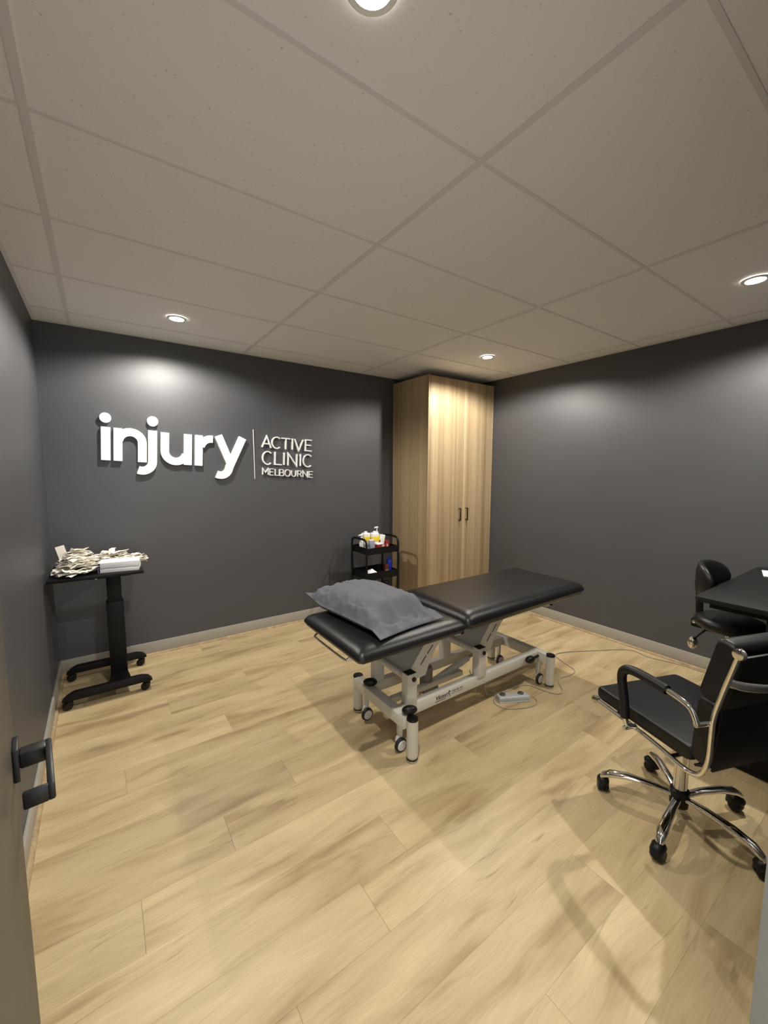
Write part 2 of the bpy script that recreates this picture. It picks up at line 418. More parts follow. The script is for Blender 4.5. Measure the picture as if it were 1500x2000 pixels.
# ------------------------------------------------------------------ sign
sign = thing('wall_sign', 'large white raised lettering with a thin divider line on the dark back wall', 'sign', (.012, YB, 1.575))
DEP = .031
def ribbon(mb, path, w, d0=-DEP, d1=-.001):
    P = [Vector((p[0], p[1])) for p in path]; m = len(P); L = []; Rr = []
    for i in range(m):
        if i == 0: n = (P[1]-P[0]).normalized(); n = Vector((-n.y, n.x)); s = 1
        elif i == m-1: n = (P[-1]-P[-2]).normalized(); n = Vector((-n.y, n.x)); s = 1
        else:
            a = (P[i]-P[i-1]).normalized(); b = (P[i+1]-P[i]).normalized()
            na = Vector((-a.y, a.x)); nb = Vector((-b.y, b.x)); n = (na+nb)
            if n.length < 1e-6: n = na
            n.normalize(); s = 1/max(.35, n.dot(na))
        L.append(P[i]+n*w/2*s); Rr.append(P[i]-n*w/2*s)
    vs = []
    for d in (d0, d1):
        for p in L: vs.append((p.x, d, p.y))
        for p in Rr: vs.append((p.x, d, p.y))
    fs = []
    for i in range(m-1):
        fs.append((i, i+1, m+i+1, m+i)); fs.append((2*m+i, 3*m+i, 3*m+i+1, 2*m+i+1))
        fs.append((i, 2*m+i, 2*m+i+1, i+1)); fs.append((m+i, m+i+1, 3*m+i+1, 3*m+i))
    fs.append((0, m, 3*m, 2*m)); fs.append((m-1, 3*m-1, 4*m-1, 2*m-1))
    mb.add(vs, fs)
def disc(mb, cx, cz, r, n=28):
    mb.prism([(cx+r*math.cos(2*math.pi*k/n), cz+r*math.sin(2*math.pi*k/n)) for k in range(n)], 'y', -DEP, -.001)
TILT = .05
def letter(mb, x, z, a=TILT):
    mb.v = [(x+p[0]*math.cos(a)+p[2]*math.sin(a), p[1], z-p[0]*math.sin(a)+p[2]*math.cos(a)) for p in mb.v]
    mb.build('letter', SIGNW, sign, smooth=False)
W = .059
def big(fn):
    mb = MB(); fn(mb); letter(mb, 0, 0)
D2 = -DEP+.0005
XH = .245
def L_i(m): ribbon(m, [(.029, 0), (.029, XH)], W); disc(m, .027, .312, .0365)
def L_n(m):
    ribbon(m, [(.105, 0), (.105, XH)], .056)
    ribbon(m, arc2(.185, .145, .0775, 172, 0, 16)+[(.2625, 0)], W, D2)
def L_j(m):
    ribbon(m, [(.331, XH+.006), (.331, .015)]+arc2(.261, .005, .070, -8, -112, 10), .062); disc(m, .331, .322, .0385)
def L_u(m):
    ribbon(m, [(.416, XH), (.416, .10)]+arc2(.4945, .10, .0785, 188, 345, 14), .060, D2)
    ribbon(m, [(.583, XH+.003), (.583, -.002)], .060)
def L_r(m):
    ribbon(m, [(.666, -.002), (.666, XH+.004)], .059)
    ribbon(m, arc2(.766, .140, .0865, 168, 84, 9), .060, D2)
def L_y(m):
    ribbon(m, [(.818, .262), (.922, .028)], .064, D2)
    ribbon(m, [(1.022, .262), (.914, .0)]+arc2(.842, -.004, .069, -14, -116, 10), .064)
for fn in (L_i, L_n, L_j, L_u, L_r, L_y): big(fn)
mb = MB(); ribbon(mb, [(1.134, 1.867-1.575), (1.136, 1.424-1.575)], .0035, -.012); mb.build('divider_line', SIGNW, sign, ang=25)
def C_(w, h):
    return [[(w/2+w*.55*math.cos(R(a)), h/2+h/2*math.sin(R(a))) for a in range(48, 313, 12)]]
GL = {
 'A': lambda w, h: [[(0, 0), (w/2, h), (w, 0)], [(w*.18, h*.34), (w*.82, h*.34)]],
 'C': C_,
 'T': lambda w, h: [[(0, h), (w, h)], [(w/2, 0), (w/2, h)]],
 'I': lambda w, h: [[(0, 0), (0, h)]],
 'V': lambda w, h: [[(0, h), (w/2, 0), (w, h)]],
 'E': lambda w, h: [[(w, h), (0, h), (0, 0), (w, 0)], [(0, h*.52), (w*.9, h*.52)]],
 'L': lambda w, h: [[(0, h), (0, 0), (w, 0)]],
 'N': lambda w, h: [[(0, 0), (0, h), (w, 0), (w, h)]],
 'M': lambda w, h: [[(0, 0), (0, h), (w/2, h*.35), (w, h), (w, 0)]],
 'B': lambda w, h: [[(0, 0), (0, h)], [(0, h), (w*.5, h)]+[(w*.56+w*.30*math.cos(R(a)), h*.76+h*.24*math.sin(R(a))) for a in range(70, -75, -20)]+[(w*.5, h*.52), (0, h*.52)],
                    [(w*.5, h*.52)]+[(w*.62+w*.36*math.cos(R(a)), h*.26+h*.26*math.sin(R(a))) for a in range(75, -80, -17)]+[(w*.5, 0), (0, 0)]],
 'O': lambda w, h: [[(w/2+w/2*math.cos(R(a)), h/2+h/2*math.sin(R(a))) for a in range(0, 361, 15)]],
 'U': lambda w, h: [[(0, h), (0, h*.38)]+[(w/2-w/2*math.cos(R(a)), h*.38-h*.38*math.sin(R(a))) for a in range(15, 180, 15)]+[(w, h*.38), (w, h)]],
 'R': lambda w, h: [[(0, 0), (0, h)], [(0, h), (w*.5, h)]+[(w*.55+w*.33*math.cos(R(a)), h*.74+h*.26*math.sin(R(a))) for a in range(75, -91, -18)]+[(0, h*.48)], [(w*.45, h*.48), (w, 0)]],
}
for spec, sw in (((('A', 1.217, 1.711, .084, .103), ('C', 1.314, 1.707, .08, .103), ('T', 1.401, 1.702, .082, .1), ('I', 1.508, 1.699, 0, .104), ('V', 1.529, 1.697, .086, .103), ('E', 1.641, 1.694, .064, .103),
                   ('C', 1.222, 1.559, .084, .117), ('L', 1.334, 1.558, .065, .115), ('I', 1.422, 1.554, 0, .114), ('N', 1.461, 1.549, .087, .113), ('I', 1.585, 1.545, 0, .114), ('C', 1.618, 1.540, .089, .117)), .0102),
                 ((('M', 1.217, 1.464, .05, .057), ('E', 1.282, 1.460, .036, .057), ('L', 1.334, 1.457, .033, .058), ('B', 1.377, 1.453, .042, .059), ('O', 1.428, 1.448, .053, .062), ('U', 1.494, 1.446, .043, .058), ('R', 1.555, 1.443, .041, .057), ('N', 1.610, 1.440, .048, .057), ('E', 1.673, 1.436, .039, .057)), .0060)):
    for ch, x, z, w, h in spec:
        mb = MB()
        for kk, st in enumerate(GL[ch](w, h)): ribbon(mb, st, sw, -DEP*.8+.0004*kk)
        letter(mb, x-.012, z-1.575, .045)

# ------------------------------------------------------------------ treatment table
CX, CY = 1.87, 1.79
tt = thing('treatment_table', 'black padded electric treatment table on a cream steel frame', 'treatment table', (CX, CY, 0)); o = (-CX, -CY, 0)
def cushion(x0, x1, y0, y1, z0, z1, rb, name):
    # soft pad: rounded plan, rolled edges, slight dome
    nu, nv = 36, 22; vs = []; fs = []
    cx_, cy_, hx, hy, hz = (x0+x1)/2, (y0+y1)/2, (x1-x0)/2, (y1-y0)/2, (z1-z0)
    def edge(t, h):   # param -1..1 to coordinate, denser at the rim
        return math.copysign(1-(1-abs(t))**1.8, t)*h
    def height(x, y):
        dx, dy = hx-abs(x), hy-abs(y)
        def roll(d):
            q = min(1, d/rb); return math.sqrt(max(0, 1-(1-q)**2))
        return roll(dx)*.5*roll(dy)+.5*min(roll(dx), roll(dy))
    top = []; bot = []
    for j in range(nv+1):
        for i in range(nu+1):
            x, y = edge(-1+2*i/nu, hx), edge(-1+2*j/nv, hy)
            # rounded corners in plan
            rc = .032; qx, qy = max(0, abs(x)-(hx-rc)), max(0, abs(y)-(hy-rc))
            px, py = x, y
            if qx > 0 and qy > 0:
                l = math.hypot(qx, qy); m_ = max(qx, qy); k = m_/l
                px = math.copysign(hx-rc+qx*k, x); py = math.copysign(hy-rc+qy*k, y)
            h = height(x, y)
            dome = .006*(1-(x/hx)**2)*(1-(y/hy)**2)
            top.append((cx_+px, cy_+py, z0+hz*.38+hz*.62*h+dome))
            bot.append((cx_+px*.985, cy_+py*.975, z0+hz*.38-hz*.38*min(1, h*1.8)))
    vs = top+bot; n = len(top); w = nu+1
    for j in range(nv):
        for i in range(nu):
            a = j*w+i; fs.append((a, a+1, a+w+1, a+w)); fs.append((n+a, n+a+w, n+a+w+1, n+a+1))
    rim = [i for i in range(w)]+[j*w+nu for j in range(1, nv+1)]+[nv*w+i for i in range(nu-1, -1, -1)]+[j*w for j in range(nv-1, 0, -1)]
    for a, b in zip(rim, rim[1:]+rim[:1]): fs.append((a, n+a, n+b, b))
    MB(o).add(vs, fs).build(name, VINYL, tt, ang=80)
BY0, BY1 = 1.480, 2.108
cushion(.905, 1.612, BY0, BY1, .616, .688, .072, 'head_cushion')
cushion(1.606, 2.812, BY0, BY1, .620, .712, .072, 'body_cushion')
# under-frames of the two cushions
f = MB(o)
for y in (1.60, 1.95):
    f.box(1.02, 1.585, y-.0125, y+.0125, .597, .624)
f.box(1.02, 1.045, 1.60, 1.95, .597, .622).box(1.56, 1.585, 1.60, 1.95, .597, .622)
f.build('head_subframe', CREAM, tt, bevel=.002)
f = MB(o)
for y in (1.60, 1.95):
    f.box(1.64, 2.66, y-.015, y+.015, .592, .624)
for x in (1.65, 2.1, 2.62): f.box(x, x+.03, 1.60, 1.95, .592, .622)
f.build('body_subframe', CREAM, tt, bevel=.002)
for x, y in ((2.46, 1.555), (1.60, 1.555)):
    q = MB(o).box(x-.03, x+.03, y-.012, y+.03, .585, .618).build('bracket', CREAM, tt, bevel=.003)
    MB(o).cyl((x+.012, y-.026, .602), (x+.012, y-.01, .602), .012, 14).build('plug', BLKP, q)
MB(o).cyl((1.40, 1.585, .598), (1.40, 1.605, .598), .010, 12).build('bolt', STEEL, tt)
# wire grab loop under the head end
MB(o).tube(smoothpath([(1.05, 1.69, .612), (.965, 1.69, .555), (.955, 1.70, .552), (.955, 2.055, .552), (.965, 2.065, .555), (1.05, 2.065, .612)], 2), .006, 8).build('grab_loop', STEEL, tt)
# base frame
RZ0, RZ1 = .172, .236
for y0, y1 in ((1.612, 1.660), (1.915, 1.963)):
    rl = MB(o).box(1.264, 2.462, y0, y1, RZ0, RZ1).build('side_rail', CREAM, tt, bevel=.004)
    if y0 < 1.7: rail = rl
for x0, x1 in ((1.205, 1.264), (2.462, 2.515)):
    MB(o).box(x0, x1, 1.54, 2.035, RZ0, RZ1).build('cross_beam', CREAM, tt, bevel=.004)
for x, y in ((1.248, 1.518), (1.248, 2.055), (2.489, 1.532), (2.489, 2.045)):
    p = MB(o).lathe([(.0305, .030), (.0305, .226)], (x, y, 0), 24).build('foot_post', CREAM, tt)
    MB(o).lathe([(.024, .226), (.031, .227), (.031, .232), (.028, .237), (.001, .238)], (x, y, 0), 24).build('cap', BLKP, p)
    MB(o).lathe([(.027, 0), (.029, .003), (.029, .008), (.0305, .009), (.0305, .014), (.029, .015), (.029, .030)], (x, y, 0), 24).build('rubber_foot', STEEL, p)
    MB(o).lathe([(.031, .0155), (.031, .021), (.029, .0215)], (x, y, 0), 24).build('foot_ring', BLKP, p)
for x, y in ((1.245, 1.622), (1.245, 1.955), (2.472, 1.612), (2.472, 1.96)):
    c = MB(o).box(x-.013, x+.013, y-.013, y+.013, .088, .172).build('caster', CREAMS, tt, bevel=.005)
    MB(o).prism([(x-.030, .062), (x-.022, .082), (x-.006, .092), (x+.014, .092), (x+.014, .078), (x+.010, .045), (x-.004, .034), (x-.018, .040)], 'y', y-.009, y+.006).build('fork', CREAMS, c, bevel=.003)
    MB(o).lathe([(.018, -.030), (.034, -.028), (.038, -.018), (.038, -.012), (.018, -.010)], (x-.005, y, .040), 22, 'y').build('tyre', RUBBER, c)
    MB(o).lathe([(.002, -.034), (.024, -.033), (.028, -.029), (.028, -.010), (.002, -.009)], (x-.005, y, .040), 22, 'y').build('wheel_disc', CREAMS, c)
for x, y, z, rz in ((1.240, 1.905, .258, -.55), (1.250, 1.545, .264, -.45), (2.335, 1.585, .222, -.1)):
    p = MB().ball((0, 0, 0), .042, .024, .024, 16, 10).build('brake_pedal', BLKP, tt, (x-CX, y-CY, z), rz)
    if z > .25: MB().cyl((0, 0, -.035), (0, 0, 0), .010, 10).build('pedal_stem', BLKP, p)
    else: MB().cyl((.03, 0, 0), (.1, .02, -.005), .010, 10).build('pedal_stem', BLKP, p)
for y0, y1, cy_ in ((1.604, 1.660, 1.603), (1.915, 1.968, 1.969)):
    for x0 in (1.284, 1.842):
        u_ = MB(o).box(x0, x0+.066, y0, y1, RZ1-.01, .412).build('upright', CREAM, tt, bevel=.004)
        MB(o).box(x0+.005, x0+.061, y0+.005, y1-.005, .409, .4145).build('cap', BLKP, u_)
        sg = -1 if y0 < 1.7 else 1
        MB(o).cyl((x0+.040, cy_-sg*.004, .382), (x0+.040, cy_+sg*.006, .382), .0125, 16).build('plug', BLKP, u_)
for x in (1.315, 1.873):
    MB(o).cyl((x, 1.655, .375), (x, 1.92, .375), .019, 18).build('pivot_tube', CREAM, tt)
# lifting arms: folded steel plates that rise from the pivot tubes to the cushion frames
def arm(dx):
    prof = [(1.285+dx, .372), (1.300+dx, .345), (1.335+dx, .330), (1.418+dx, .335), (1.446+dx, .400), (1.496+dx, .478), (1.570+dx, .548), (1.675+dx, .600), (1.500+dx, .600), (1.440+dx, .560)]
    a = MB(o).prism(prof, 'y', 1.672, 1.683).prism(prof, 'y', 1.895, 1.906)
    # closed top face of the folded plate
    a.add([(1.285+dx, 1.683, .372), (1.285+dx, 1.895, .372), (1.500+dx, 1.895, .600), (1.500+dx, 1.683, .600), (1.297+dx, 1.683, .364), (1.297+dx, 1.895, .364), (1.512+dx, 1.895, .592), (1.512+dx, 1.683, .592)],
          [(0, 1, 2, 3), (7, 6, 5, 4), (0, 4, 5, 1), (3, 2, 6, 7), (0, 3, 7, 4), (1, 5, 6, 2)])
    ao = a.build('lift_arm', CREAM, tt, smooth=False)
    for q in (.30, .58):
        x, z = 1.345+dx+q*.18, .375+q*.185
        MB(o).prism([(x-.022, z-.022), (x-.018, z-.026), (x+.022, z+.018), (x+.018, z+.022)], 'y', 1.669, 1.673).build('slot', INKG, ao, smooth=False)
arm(.05); arm(.608)
# actuator: motor, tube and rod along the middle of the base
ac = MB(o).lathe([(.035, .150), (.040, .155), (.040, .285), (.036, .300), (.020, .304)], (1.585, 1.80, 0), 20).build('motor', MOTOR, tt)
MB(o).box(1.545, 1.665, 1.768, 1.832, .125, .185).build('gear_box', MOTOR, ac, bevel=.01)
MB(o).cyl((1.62, 1.80, .175), (1.95, 1.80, .255), .022, 16).build('actuator_tube', CREAM, tt)
MB(o).cyl((1.94, 1.80, .252), (2.06, 1.80, .282), .011, 12).build('actuator_rod', STEEL, tt)
MB(o).box(1.264, 1.86, 1.752, 1.786, .180, .212).build('centre_rail', CREAM, tt, bevel=.003)
MB(o).cyl((1.50, 1.74, .165), (1.50, 1.756, .165), .014, 12).build('bolt', CHROME, tt)
# lettering on the rail
def text_part(s, size, x, z, m, name, parent, shear=.25, y=1.612):
    cu = bpy.data.curves.new(name, 'FONT'); cu.body = s; cu.size = size; cu.shear = shear; cu.extrude = .0003; cu.offset = 0.0006*(size/.03) if name == 'brand_lettering' else 0
    ob = bpy.data.objects.new('tmp_text', cu); col.objects.link(ob)
    dg = bpy.context.evaluated_depsgraph_get(); me = bpy.data.meshes.new_from_object(ob.evaluated_get(dg)); bpy.data.objects.remove(ob)
    me.materials.clear(); me.materials.append(m)
    for v in me.vertices:
        a, b, c = v.co; v.co = (x+a-CX, y-.0006-c-CY, z+b)
    n = bpy.data.objects.new(name, me); col.objects.link(n); n.parent = parent
    return n
text_part('Victor', .036, 1.492, .197, INK, 'brand_lettering', rail)
MB(o).box(1.490, 1.572, 1.6108, 1.6118, .186, .1905).build('brand_underline', INKG, rail, smooth=False)
lg = MB(o)
lg.ball((1.600, 1.6114, .222), .005, .0006, .005, 10, 6)
for pth in ([(1.586, .218), (1.598, .212), (1.612, .222)], [(1.598, .213), (1.592, .202), (1.584, .192)], [(1.598, .212), (1.607, .203), (1.603, .188)]):
    lg.tube([(p[0], 1.6114, p[1]) for p in pth], .0016, 6)
lg.build('runner_logo', INK, rail)
text_part('1300 303 758', .0165, 1.618, .209, INK, 'phone_lettering', rail, 0)
wl = MB(o)
for k in range(13): wl.box(1.620+k*.0073, 1.6255+k*.0073, 1.6112, 1.6118, .1985, .2015+.0015*(k % 3 == 0))
wl.build('fine_print', INKG, rail, smooth=False)
st_ = MB(o).box(1.272, 1.280, 1.6108, 1.6118, .190, .226).box(1.272, 1.300, 1.6108, 1.6118, .212, .226).build('sticker_print', INKG, rail, smooth=False)

# pillow ------------------------------------------------------------
def make_pillow():
    nu, nv = 80, 110; hx, hy, H = .228, .348, .140
    top = []; bot = []
    N3 = lambda a, b, c: mnoise.noise(Vector((a, b, c)))
    for j in range(nv+1):
        for i in range(nu+1):
            u, v = -1+2*i/nu, -1+2*j/nv
            au, av = abs(u), abs(v)
            x = u*hx*(1-.05*(1-av**2)*au**3); y = v*hy*(1-.04*(1-au**2)*av**3)
            e = max(0, 1-au**3.4)**.55*max(0, 1-av**4)**.55
            if v < -.55:                       # the emptier hem end of the pillowcase
                k = min(1, (-.55-v)/.25); k = k*k*(3-2*k); e *= (1-.58*k)
            rim = min(1, (1-max(au, av))*2.6)
            # ridged creases gathered along the rim
            rdg = 1-abs(N3(x*13+2, y*11, .7))**.7*2.2
            rd2 = 1-abs(N3(x*24+y*9, y*20-x*6, 4.2))**.7*2.0
            wr = (.026*rdg+.016*rd2)*(1.08-rim)-.016*(1.08-rim)
            wr += .007*N3(x*7, y*5, 2.2)
            # folds running in from the head side
            if u < -.1: wr += .019*(1-abs(math.sin(y*26+2.2*N3(y*6, x*5, 1))))*min(1, (-u-.1)*1.6)*(1-av**6)-.006
            if v < -.45: wr += .020*(1-2*abs(math.sin(x*21+2.0*N3(x*5, y*7, 5)+y*9)))*min(1, (-.45-v)*3.2)
            wr *= min(1, (1-au)*9+.05)*min(1, (1-av)*9+.05)
            lift = .030*max(0, v-.55)/.45*(1 if u < .2 else .6)*au**1.5
            zl = .003+.030*(1-e)*max(au, av)**3+lift
            if v > .62: zl += .012*(v-.62)/.38
            if v < -.8: zl *= 1-(-.8-v)/.2*.75
            zt = max(.006+H*e+wr*min(1, .25+e*1.3)+lift, zl+.004)
            top.append((x, y, zt)); bot.append((x, y, zl))
    n = len(top); w = nu+1; fs = []
    for j in range(nv):
        for i in range(nu):
            a = j*w+i; fs.append((a, a+1, a+w+1, a+w)); fs.append((n+a, n+a+w, n+a+w+1, n+a+1))
    rim = [i for i in range(w)]+[j*w+nu for j in range(1, nv+1)]+[nv*w+i for i in range(nu-1, -1, -1)]+[j*w for j in range(nv-1, 0, -1)]
    for a, b in zip(rim, rim[1:]+rim[:1]): fs.append((a, n+a, n+b, b))
    return MB().add(top+bot, fs)
pl = thing('pillow', 'grey pillow in a creased cotton pillowcase on the treatment table', 'pillow', (1.235, 1.885, .692), R(6))
make_pillow().build('pillowcase', PILLOW, pl, ang=70)

# foot control and cables ------------------------------------------
fc = thing('foot_control', 'small grey two button control box on the floor beside the treatment table', 'foot control', (2.152, 1.580, 0), R(-27.5))
MB().prism([(-.036, .001), (.036, .001), (.034, .018), (.022, .034), (-.026, .038), (-.036, .030)], 'x', -.105, .105).build('housing', GREYP, fc, bevel=.006, seg=3)
MB().box(-.108, .108, -.041, .041, 0, .006).build('base_plate', GREYP, fc, bevel=.003)
for x in (-.07, .055):
    MB().lathe([(.019, .0), (.019, .006), (.014, .010), (.001, .011)], (x, .002, .035), 18).build('button', GREYD, fc)
cab = [(2.02, 1.70, .10), (2.03, 1.705, .02), (2.05, 1.70, .005), (2.16, 1.668, .005), (2.241, 1.655, .005), (2.33, 1.662, .005), (2.40, 1.62, .005), (2.416, 1.50, .005), (2.45, 1.432, .005), (2.52, 1.44, .005), (2.60, 1.535, .005), (2.66, 1.556, .005), (2.762, 1.53, .005), (2.86, 1.545, .005), (2.89, 1.62, .005), (2.94, 1.76, .005), (2.99, 1.80, .005), (3.10, 1.77, .005), (3.276, 1.671, .005), (3.40, 1.60, .005), (3.52, 1.54, .005), (3.60, 1.46, .005), (3.56, 1.36, .005), (3.57, 1.29, .005), (3.62, 1.16, .005), (3.628, 1.02, .005), (3.62, .7, .005), (3.60, .4, .005)]
MB().tube(smoothpath(cab, 3), .0036, 8).build('power_cable', CORD)
tag(bpy.data.objects['power_cable'], 'long thin beige power cable snaking across the floor to the right wall', 'cable')
cab = [(1.93, 1.76, .19), (1.94, 1.70, .03), (1.955, 1.68, .005), (2.02, 1.69, .005), (2.05, 1.74, .005), (2.10, 1.72, .006), (2.085, 1.66, .012), (2.04, 1.645, .006), (2.00, 1.60, .005), (2.02, 1.53, .005), (2.10, 1.48, .005), (2.20, 1.445, .005), (2.262, 1.465, .005), (2.285, 1.51, .008), (2.265, 1.53, .016), (2.243, 1.534, .018)]
MB().tube(smoothpath(cab, 3), .0030, 8).build('control_lead', CORD)
tag(bpy.data.objects['control_lead'], 'thin beige lead looped around the grey control box', 'cable')

# ------------------------------------------------------------------ overbed table
ob = thing('overbed_table', 'black wheeled overbed table in the left corner', 'table', (-.03, 3.31, 0)); o = (.03, -3.31, 0)
TZ = .832
MB(o).box(-.303, .205, 3.10, 3.585, TZ-.020, TZ).build('tabletop', BLKM, ob, bevel=.004)
fr = MB(o).box(-.10, .14, 3.20, 3.44, TZ-.045, TZ-.020).build('top_bracket', BLKM, ob, bevel=.004)
MB(o).cyl((-.06, 3.194, TZ-.038), (-.06, 3.202, TZ-.038), .007, 12).build('screw', STEEL, fr)
MB(o).box(-.015, .085, 3.265, 3.355, .10, .60).build('column', BLKM, ob, bevel=.004)
MB(o).box(-.007, .077, 3.272, 3.348, .58, TZ-.045).build('inner_column', BLKM, ob, bevel=.004)
MB(o).prism([(-.03, 3.10), (.10, 3.10), (.085, 3.25), (.085, 3.52), (-.015, 3.52), (-.015, 3.25)], 'z', .075, .105).build('base_plate', BLKM, ob, bevel=.003)
for y in (3.10, 3.52):
    prof = [(-.275, .066), (-.245, .092), (-.21, .108), (.155, .108), (.195, .096), (.218, .070), (.215, .064), (-.27, .060)]
    MB(o).prism(prof, 'y', y-.025, y+.025).build('skid', BLKM, ob, bevel=.004)
    for x, a in ((-.235, .3), (.188, -.4)):
        c = MB(o).cyl((x, y, .045), (x, y, .066), .012, 12).build('caster', BLKP, ob)
        wme = MB().lathe([(.006, -.019), (.022, -.018), (.026, -.013), (.026, -.004), (.018, -.002), (.018, .002), (.026, .004), (.026, .013), (.022, .018), (.006, .019)], (0, 0, 0), 20, 'y')
        wme.build('wheel', BLKP, c, (x+.03-.012, y-3.31, .0265), a)
        MB().prism([(-.030, .030), (-.026, .044), (-.006, .054), (.016, .05), (.014, .028), (-.004, .026)], 'y', -.0175, .0175).build('hood', BLKP, c, (x+.03, y-3.31, 0), a, bevel=.004)

def sachet_mesh(k):
    rnd = random.Random(k); L_, w = rnd.uniform(.085, .13), rnd.uniform(.032, .046)
    n, m = 7, 2; vs = []; fs = []
    bend = rnd.uniform(-.012, .018); tw = rnd.uniform(-.5, .5); cr = rnd.uniform(.001, .004)
    for i in range(n+1):
        for j in range(m+1):
            u, v = i/n-.5, j/m-.5
            z = bend*(1-4*u*u)+tw*u*v*w*1.5+cr*math.sin(i*2.1+k)+(.004 if j == 1 else 0)
            vs.append((u*L_, v*w*(1+.12*math.sin(i*1.7+k)), z))
    N_ = len(vs); vs += [(a, b, c-.0022) for a, b, c in vs]; W_ = m+1
    for i in range(n):
        for j in range(m):
            a = i*W_+j; fs.append((a, a+1, a+W_+1, a+W_)); fs.append((N_+a, N_+a+W_, N_+a+W_+1, N_+a+1))
    rim = [j for j in range(W_)]+[i*W_+m for i in range(1, n+1)]+[n*W_+j for j in range(m-1, -1, -1)]+[i*W_ for i in range(n-1, 0, -1)]
    for a, b in zip(rim, rim[1:]+rim[:1]): fs.append((a, N_+a, N_+b, b))
    return MB().add(vs, fs).mesh('paper_sachet', PAPER, smooth=False)
SM = [sachet_mesh(k) for k in range(12)]
def heap(cx, cy, rx, ry, h, n, label, group, seed, ymin, ymax, yaw):
    rnd = random.Random(seed)
    for k in range(n):
        a = rnd.uniform(0, 2*math.pi); q = math.sqrt(rnd.random())
        x, y = cx+rx*q*math.cos(a), cy+ry*q*math.sin(a); y = min(ymax, max(ymin, y))
        zt = h*max(0, 1-q**1.6)
        z = TZ+.012+zt*(.15+.85*math.sqrt(k/n))
        ya = rnd.gauss(yaw, .35) if rnd.random() < .8 else rnd.uniform(-1.2, 1.6)
        ob_ = inst('paper_sachet', SM[rnd.randrange(len(SM))], None, (x, y, z), (rnd.uniform(-.5, .15)-.3*q*math.sin(a)*0, rnd.uniform(-.22, .16), ya))
        tag(ob_, label, 'paper sachet', group)
heap(-.150, 3.275, .092, .160, .155, 85, 'crumpled cream paper sachet in the tall heap at the left end of the overbed table', 'sachets in the tall left heap', 3, 3.135, 3.5, .45)
heap(.055, 3.465, .160, .085, .085, 55, 'crumpled cream paper sachet in the low heap behind the white booklets', 'sachets in the low heap behind the booklets', 5, 3.36, 3.56, .2)
big_s = MB().add([(-.024, 0, 0), (.024, 0, 0), (.024, .012, .085), (-.024, .010, .085), (-.024, .003, 0), (.024, .003, 0), (.024, .015, .085), (-.024, .013, .085)], [(0, 1, 2, 3), (7, 6, 5, 4), (0, 4, 5, 1), (1, 5, 6, 2), (2, 6, 7, 3), (3, 7, 4, 0)]).build('paper_card', PAPER, None, (-.222, 3.30, TZ+.095), .15, smooth=False)
big_s.rotation_euler = (.15, -.22, .15)
tag(big_s, 'upright cream paper slip poking out of the top of the left heap', 'paper slip')
for k, (z0, z1, lab) in enumerate(((TZ+.001, TZ+.030, 'thick white booklet at the bottom of the stack on the overbed table'), (TZ+.0305, TZ+.066, 'thick white booklet on top of the stack on the overbed table'))):
    b = thing('booklet', lab, 'booklet', (.078, 3.205, z0), R(-9 + k*1.5), 'white booklets stacked on the overbed table'); h = z1-z0
    MB().box(-.104, .112, -.068, .070, .0015, h-.0015).build('pages', PAPERW, b, bevel=.002)
    MB().box(-.115, .112, -.070, .072, 0, .0013).build('back_cover', COVER, b, smooth=False)
    MB().box(-.115, .112, -.070, .072, h-.0013, h).build('front_cover', PAPERW, b, smooth=False)
    MB().box(-.116, -.113, -.070, .072, 0, h).build('spine', COVER, b, bevel=.001)

# ------------------------------------------------------------------ three tier cart
ct = thing('utility_cart', 'black three tier metal utility cart beside the wardrobe', 'cart', (2.25, 3.35, 0)); o = (-2.25, -3.35, 0)
X0, X1, Y0, Y1 = 2.055, 2.432, 3.205, 3.505
for z0, z1 in ((.690, .755), (.437, .510), (.150, .235)):
    q = MB(o).box(X0+.012, X1-.012, Y0+.008, Y1-.008, z0, z0+.004)
    q.box(X0+.012, X1-.012, Y0+.008, Y0+.011, z0+.004, z1).box(X0+.012, X1-.012, Y1-.011, Y1-.008, z0+.004, z1)
    q.box(X0+.012, X0+.015, Y0+.011, Y1-.011, z0+.004, z1).box(X1-.015, X1-.012, Y0+.011, Y1-.011, z0+.004, z1)
    q.build('tray', BLKM, ct, smooth=False)
for x in (X0, X1):
    s = 1 if x == X0 else -1
    p = smoothpath([(x, Y0+.012, .06), (x, Y0+.012, .70), (x, Y0+.012, .795), (x, Y0+.03, .828), (x, Y0+.07, .838), (x, Y1-.07, .838), (x, Y1-.03, .828), (x, Y1-.012, .795), (x, Y1-.012, .70), (x, Y1-.012, .06)], 2)
    MB(o).tube(p, .0105, 10).build('handle_frame', BLKM, ct)
    for y in (Y0+.012, Y1-.012):
        c = MB(o).box(x-.013, x+.013, y-.011, y+.011, .045, .066).build('caster', BLKP, ct, bevel=.003)
        MB(o).lathe([(.004, -.010), (.024, -.010), (.027, -.006), (.027, .006), (.024, .010), (.004, .010)], (x+.008, y, .027), 18, 'y').build('wheel', BLKP, c)
def pump(name, label, x, y, z, r, h, body, ph, cat='bottle'):
    b = thing(name, label, cat, (x, y, z))
    MB().lathe([(r*.9, 0), (r, .006), (r, h*.72), (r*.85, h*.86), (r*.42, h*.95), (r*.40, h)], (0, 0, 0), 20).build('body', body, b)
    MB().lathe([(r*.5, h), (r*.5, h+.016), (r*.22, h+.018), (r*.2, h+ph*.7)], (0, 0, 0), 14).build('collar', WHITEP, b)
    MB().tube([(.012, 0, h+ph*.78), (-.010, 0, h+ph*.78), (-.034, -.004, h+ph*.74)], [.009, .009, .005], 10).build('pump_head', WHITEP, b)
    return b
TT = .6945
pump('pump_bottle', 'small white pump bottle at the left end of the cart', 2.098, 3.385, TT, .020, .130, WHITEP, .050)
